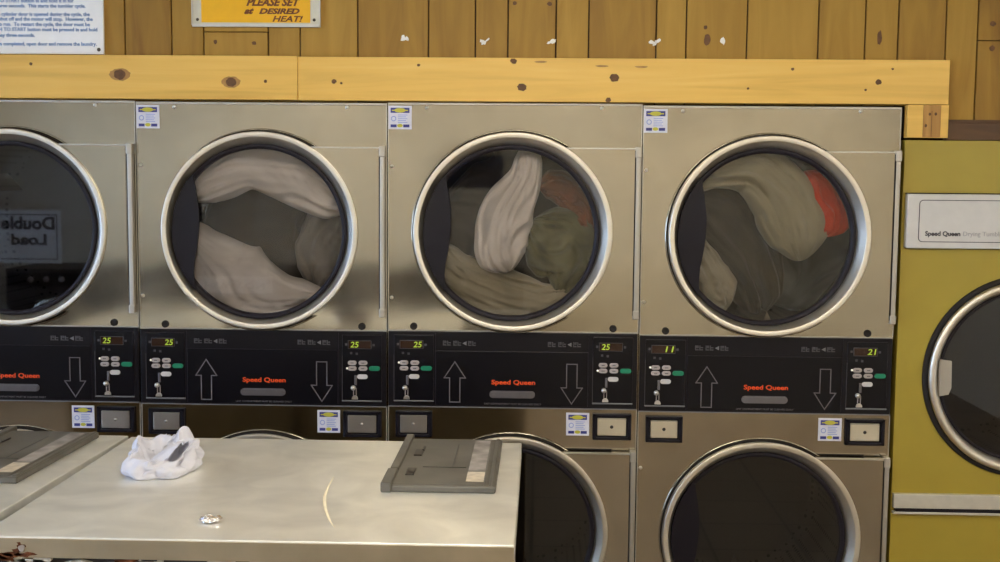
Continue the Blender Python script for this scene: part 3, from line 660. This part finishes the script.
# ------------------------------------------------------------------ washers in the foreground island
def rect_slab(b, x0, x1, y0, y1, z0, z1, m, bev, seg=3): b.box(x0, x1, y0, y1, z0, z1, m, bev, seg)
GLINT_W = .0028
def washer(loc, rz, label, lidx, glint):
    """loc: back right top corner column; body runs to -x and -y"""
    r = empty('top_washer', loc, label, 'washer', 'washers in the island', rz)
    W, Dp = .935, .785
    def body(b):
        b.box(-W+.012, -.012, -Dp+.012, -.012, .06, 1.040, 'side', .004); b.box(-W+.04, -.04, -Dp+.05, -.05, 0, .06, 'grime')
        b.box(-W+.014, -.014, -Dp+.014, -.014, 1.040, 1.062, 'grime')
    part('body', r, body)
    def top(b):
        b.box(-W, 0, -Dp, 0, 1.060, 1.098, 'top', .0022, 3)
        if glint:                              # pale painted sliver standing in for the bright glint of a dent
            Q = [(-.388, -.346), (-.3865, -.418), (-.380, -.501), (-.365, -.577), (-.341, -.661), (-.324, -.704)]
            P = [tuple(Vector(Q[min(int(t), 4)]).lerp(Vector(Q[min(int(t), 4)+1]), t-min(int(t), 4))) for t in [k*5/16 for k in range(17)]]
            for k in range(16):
                (xa, ya), (xb, yb) = P[k], P[k+1]; wa = GLINT_W*math.sin(PI*k/16)+.0003; wb = GLINT_W*math.sin(PI*(k+1)/16)+.0003
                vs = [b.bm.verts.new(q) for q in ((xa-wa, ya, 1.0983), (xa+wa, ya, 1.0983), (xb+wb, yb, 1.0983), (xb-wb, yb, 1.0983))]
                b.paint([b.bm.faces.new(vs)], 'glint')
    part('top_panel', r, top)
    part('front_lip', r, lambda b: b.box(-W+.001, -.001, -Dp-.0015, -Dp+.0005, 1.0605, 1.0945, 'side', .0005), 'tan lip of the top')  # lip in a darker, tanner steel than the top sheet
    def rl(b):
        random.seed(3)
        for k in range(26):
            x = -W+.04+random.random()*.55; z = 1.048+random.uniform(-.012, .008)
            q = random.choice(['rust', 'rust', 'flake', 'flake'])
            b.disc(x, z, random.uniform(.008, .028), random.uniform(.004, .009), -Dp+.006, -Dp+.016, q, 9, .35)
        for dx, dz_, rx, rz in ((.030, 1.062, .018, .006), (.048, 1.066, .014, .004), (.058, 1.073, .010, .004), (.066, 1.080, .007, .005), (.072, 1.066, .016, .004), (.020, 1.058, .03, .005), (.062, 1.086, .004, .003)):
            b.disc(-W+dx+.01, dz_, rx, rz, -Dp-.002, -Dp+.004, 'rust', 9, .4)
        b.disc(-W+.076, 1.078, .006, .006, -Dp-.004, -Dp, 'screw', 10, .2)
        for x in (-W+.30, -W+.375): b.disc(x, 1.060, .016, .0035, -Dp-.001, -Dp+.004, 'grime', 9, .3)
    part('rust', r, rl, 'flaking rust under the top edge')
    # soap dispenser lid: charcoal plastic with a raised hinge rail on its left
    lx, ly = lidx, -.458; z = 1.098
    def lid(b):
        b.box(lx-.222, lx, ly, -.030, z, z+.014, 'lid', .004, 3)
        b.box(lx-.213, lx-.020, ly+.010, -.040, z+.0135, z+.0150, 'lid', .001)
        b.box(lx-.160, lx-.068, ly+.150, ly+.1525, z+.0149, z+.0156, 'lidd')
        b.box(lx-.098, lx-.0965, ly+.16, -.09, z+.0149, z+.0154, 'lidd')
        b.box(lx-.062, lx-.026, ly+.125, -.05, z+.0135, z+.0153, 'scuff', .0005)
        b.box(lx-.014, lx-.004, ly+.006, -.036, z+.010, z+.017, 'lid', .003)
    l = part('dispenser_lid', r, lid, 'charcoal plastic soap dispenser lid')
    part('hinge_rail', l, lambda b: (b.box(lx-.226, lx-.208, ly+.120, -.012, z, z+.021, 'lid', .003), b.box(lx-.230, lx-.208, ly-.004, ly+.116, z, z+.021, 'lid', .003)), 'raised hinge rail in two lengths')
    part('clip', l, lambda b: b.box(lx-.190, lx-.172, ly+.080, ly+.135, z+.0148, z+.0175, 'lidd', .001))
    part('clip', l, lambda b: (b.box(lx-.190, lx-.172, ly+.250, ly+.305, z+.0148, z+.0175, 'lidd', .001), b.box(lx-.176, lx-.171, ly+.295, ly+.335, z+.0148, z+.0185, 'lidd', .001)))
    part('worn_label', l, lambda b: b.box(lx-.062, lx-.026, ly+.035, ly+.115, z+.0146, z+.0156, 'label'), 'worn cream label')
    return r
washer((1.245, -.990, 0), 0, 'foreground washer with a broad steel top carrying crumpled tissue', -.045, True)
washer((.2995, -.978, 0), math.radians(-1.5), 'washer at the lower left edge, its dispenser lid cut by the frame', -.060, False)

# crumpled tissue: a loose open ring of thin folded paper
def tissue():
    b = MB(); bm = b.bm; z0 = 1.0988; cx, cy = .484, -1.298
    NA, NT = 120, 34
    # cross-section of the bundle: up the outside, over the rim, down into the hollow
    prof = [(1.0, 0), (1.04, .22), (1.03, .5), (.97, .78), (.84, .98), (.70, .92), (.56, .66), (.46, .36), (.30, .16), (0.02, .10)]
    def pr(t):
        u = t*(len(prof)-1); i = min(int(u), len(prof)-2); f = u-i
        return tuple(prof[i][k]*(1-f)+prof[i+1][k]*f for k in (0, 1))
    rows = []
    for j in range(NT+1):
        t = j/NT; pr_, pz = pr(t); row = []
        for k in range(NA):
            a = 2*PI*k/NA; c, s_ = math.cos(a), math.sin(a)
            sq = 1/((abs(c)**3.2+abs(s_)**3.2)**(1/3.2))                       # squarish outline
            h = .043+.010*math.sin(a+.4)+.030*math.exp(-((a-1.15)/.22)**2)+.016*math.exp(-((a-2.9)/.35)**2)-.010*math.exp(-((a-5.6)/.5)**2)
            q = Vector((c*1.3, s_*1.3, t*2.4))
            n1 = noise.noise(q*1.5); n2 = noise.noise(q*3.1+Vector((5, 2, 8))); fold = 1-abs(noise.noise(Vector((c*1.1+3, s_*1.1, t*7+n1*1.5))))*2.6
            R_ = pr_*(1+.10*n1)
            x = .067*sq*R_*c*(1.0 if c > 0 else .98)+.010*n2*pr_; y = .084*sq*R_*s_+.010*noise.noise(q*2.6)*pr_
            d = (.006*fold+.004*n2)*min(1, t*5)
            x += c*d; y += s_*d
            z = z0+max(0, pz*h*(1+.22*n2+.12*fold)) if j else z0
            row.append(bm.verts.new((cx+x, cy+y, max(z, z0))))
        rows.append(row)
    fs = [bm.faces.new((A[k], A[(k+1) % NA], B[(k+1) % NA], B[k])) for A, B in zip(rows, rows[1:]) for k in range(NA)]
    fs.append(bm.faces.new(rows[-1])); b.paint(fs, 'tissue', True)
    # a loose fold thrown across the hollow
    N = 24; vs = []
    for j in range(N+1):
        for i in range(N+1):
            u, v = i/N, j/N; n1 = noise.noise(Vector((u*2.4, v*2.4, 1.3))); n2 = noise.noise(Vector((u*6, v*6, 4.1)))
            x = .000+.054*u-.018*v+.010*n1; y = .055-.115*v+.010*n2
            z = .046+.014*math.sin(v*PI)*u-.022*v*(1-u)+.012*n1+.005*n2
            vs.append(bm.verts.new((cx+x, cy+y, z0+z)))
    fs = [bm.faces.new((vs[j*(N+1)+i], vs[j*(N+1)+i+1], vs[(j+1)*(N+1)+i+1], vs[(j+1)*(N+1)+i])) for j in range(N) for i in range(N)]
    b.paint(fs, 'tissue', True)
    o = b.build('crumpled_tissue')
    md = o.modifiers.new('thick', 'SOLIDIFY'); md.thickness = .0008; md.offset = 1
    return o
tag(tissue(), 'crumpled white tissue lying on the foreground washer top at left', 'tissue')

# small twist of foil
fb = MB()
bmesh.ops.create_icosphere(fb.bm, subdivisions=4, radius=1)
for v in fb.bm.verts:
    p = v.co; r = 1+.35*noise.noise(p*2.1+Vector((3, 1, 4)))+.22*noise.noise(p*5)
    x, y = p.x*.018*r, p.y*.015*r; d = math.hypot(x/.018, y/.015)
    z = .0060+p.z*.0060*r*(1 if p.z < 0 or d > .6 else .35+.6*d)
    v.co = Vector((.690+x, -1.672+y, 1.0983+max(z, 0)))
fb.paint(fb.bm.faces, 'foil')
tag(fb.build('foil_scrap'), 'small crumpled scrap of shiny foil near the front edge of the washer top', 'foil')

# ------------------------------------------------------------------ the room around
def room_box(name, *a, m='beige'):
    b = MB(); b.box(*a, m); return tag(b.build(name), kind='structure')
XL, XR, YB, H = -4.2, 4.6, -6.8, 2.75
room_box('floor', XL, XR, YB, 1.2, -.05, 0, m='floor')
room_box('ceiling', XL, XR, YB, 1.3, H, H+.05, m='ceil')
room_box('wall_service', XL, XR, 1.2, 1.3, 0, H, m='groove')
room_box('wall_right', XR, XR+.1, YB, 1.3, 0, H)
room_box('wall_front', XL, XR, YB-.1, YB, 0, H)
wl = MB()
wl.box(XL-.1, XL, YB, .06, 0, .7, 'beige'); wl.box(XL-.1, XL, YB, .06, 2.5, H, 'beige'); wl.box(XL-.1, XL, YB, -6.3, .7, 2.5, 'beige'); wl.box(XL-.1, XL, -1.2, .06, .7, 2.5, 'beige'); wl.box(XL-.1, XL, .06, 1.3, 0, H, 'groove')
tag(wl.build('wall_left'), kind='structure')
wb = MB(); wb.box(XL-.06, XL-.05, -6.3, -1.2, .7, 2.5, 'pane')
wo = tag(wb.build('window_1'), kind='structure')
fr = MB()
for y in (-6.3, -4.6, -2.9, -1.23): fr.box(XL-.09, XL-.01, y, y+.04, .7, 2.5, 'lampbody')
fr.box(XL-.09, XL-.01, -6.3, -1.2, .7, .74, 'lampbody'); fr.box(XL-.09, XL-.01, -6.3, -1.2, 2.46, 2.5, 'lampbody')
fr.build('window_frame', wo)

for k, (x, y) in enumerate(((1.25, -1.9), (3.7, -3.0), (-2.2, -3.9), (-.6, -5.2), (1.3, -5.2), (3.2, -5.2))):
    where = ['over the island', 'ahead of the yellow dryer', 'near the window', 'at the rear of the room, left', 'at the rear of the room, middle', 'at the rear of the room, right'][k]
    r = empty('ceiling_light', (x, y, H), 'long fluorescent ceiling light '+where, 'ceiling light', 'fluorescent ceiling lights')
    part('housing', r, lambda b: b.box(-.62, .62, -.10, .10, -.035, 0, 'lampbody', .004))
    part('diffuser', r, lambda b: b.box(-.60, .60, -.085, .085, -.075, -.035, 'tube', .012))

# machines on the far side of the room, seen only as reflections in the door glass
def front_washer(x, sign, label):
    r = empty('front_load_washer', (x, -6.05, 0), label, 'washer', 'washers across the room')
    def body(b):
        b.box(-.42, .42, -.70, 0, .02, .90, 'char', .008); b.box(-.40, .40, -.001, .012, .76, .87, 'black', .004)
    part('body', r, body)
    part('door', r, lambda b: (b.lathe([(.16, .004), (.24, .004), (.25, .02), (.235, .045), (.19, .05), (.165, .03)], 0, .42, 'ring', 48, close=True)))
    part('door_glass', r, lambda b: b.lathe([(0, .03), (.10, .028), (.168, .012)], 0, .42, 'navy', 48))
    for k in range(3): part('knob', r, lambda b, k=k: b.lathe([(0, .035), (.02, .034), (.024, .012)], -.2+.13*k, .815, 'key', 16))
    return r
for k, x in enumerate((-2.75, -1.88, -1.01, -.14, .73)):
    front_washer(x, None, 'front load washer across the room, %s from the window side' % ['first', 'second', 'third', 'fourth', 'fifth'][k])
# hand-made "Double Load" notice on a post above the far washers (reads reversed in the dryer glass)
T = Matrix.Rotation(PI, 4, 'Z')
def far_sign(name, label, x0, x1, z0, z1, y, rows, mat='paper', ink='dink', border=True):
    r = empty(name, (0, 0, 0), label, 'sign')
    def pl(b):
        b.box(x0, x1, y-.008, y, z0, z1, mat, .002)
        if border:
            w = .008; g = .03
            for q in ((x0+g, x1-g, z0+g, z0+g+w), (x0+g, x1-g, z1-g-w, z1-g), (x0+g, x0+g+w, z0+g, z1-g), (x1-g-w, x1-g, z0+g, z1-g)): b.box(q[0], q[1], y, y+.002, q[2], q[3], ink)
    part('board', r, pl)
    def tx(b):
        for body, cx, z, wd, ht in rows:
            b.text(body, -cx-wd/2, z, .1, ink, -(y+.002), wd, bold=.004, height=ht, mat4=T)
    part('lettering', r, tx)
    return r
far_sign('load_sign', 'white sign reading Double Load, mirrored in the leftmost dryer door', -3.30, -2.68, .95, 1.387, -6.020,
         [('Double', -2.955, 1.235, .45, .11), ('Load', -2.95, 1.105, .30, .095)])
far_sign('wash_sign', 'low sign across the room reading NO WASH, mirrored in the second dryer door', -1.55, -.92, .72, .86, -6.023, [('NO WASH', -1.235, .755, .50, .06)], border=False)
far_sign('wall_poster', 'navy poster on the far wall, mirrored in the middle dryer door', .40, .955, 1.60, 1.88, YB+.015, [], mat='slate', ink='icon')

# ------------------------------------------------------------------ light, camera
w = bpy.data.worlds.new('World'); bpy.context.scene.world = w; w.use_nodes = True
bg = w.node_tree.nodes['Background']
bg.inputs['Color'].default_value = (.50, .68, 1, 1); bg.inputs['Strength'].default_value = 3.2

cam = bpy.data.cameras.new('Camera'); co = bpy.data.objects.new('Camera', cam); C.objects.link(co)
cam.sensor_width = 36; cam.lens = 1200*36/1000; cam.clip_start = .05
p, y, r = .0906, -.0326, .0084
f = Vector((math.sin(y)*math.cos(p), math.cos(y)*math.cos(p), -math.sin(p))); rt = Vector((math.cos(y), -math.sin(y), 0)); up = rt.cross(f)
a = rt*math.cos(r)+up*math.sin(r); u = up*math.cos(r)-rt*math.sin(r)
mt = Matrix((a, u, -f)).transposed().to_4x4(); mt.translation = (1.2816, -3.7879, 1.7369)
co.matrix_world = mt
C_ = bpy.context.scene; C_.camera = co
C_.view_settings.view_transform = 'Standard'; C_.view_settings.look = 'None'; C_.view_settings.gamma = 1
C_.view_settings.use_curve_mapping = False; C_.view_settings.exposure = 1.93
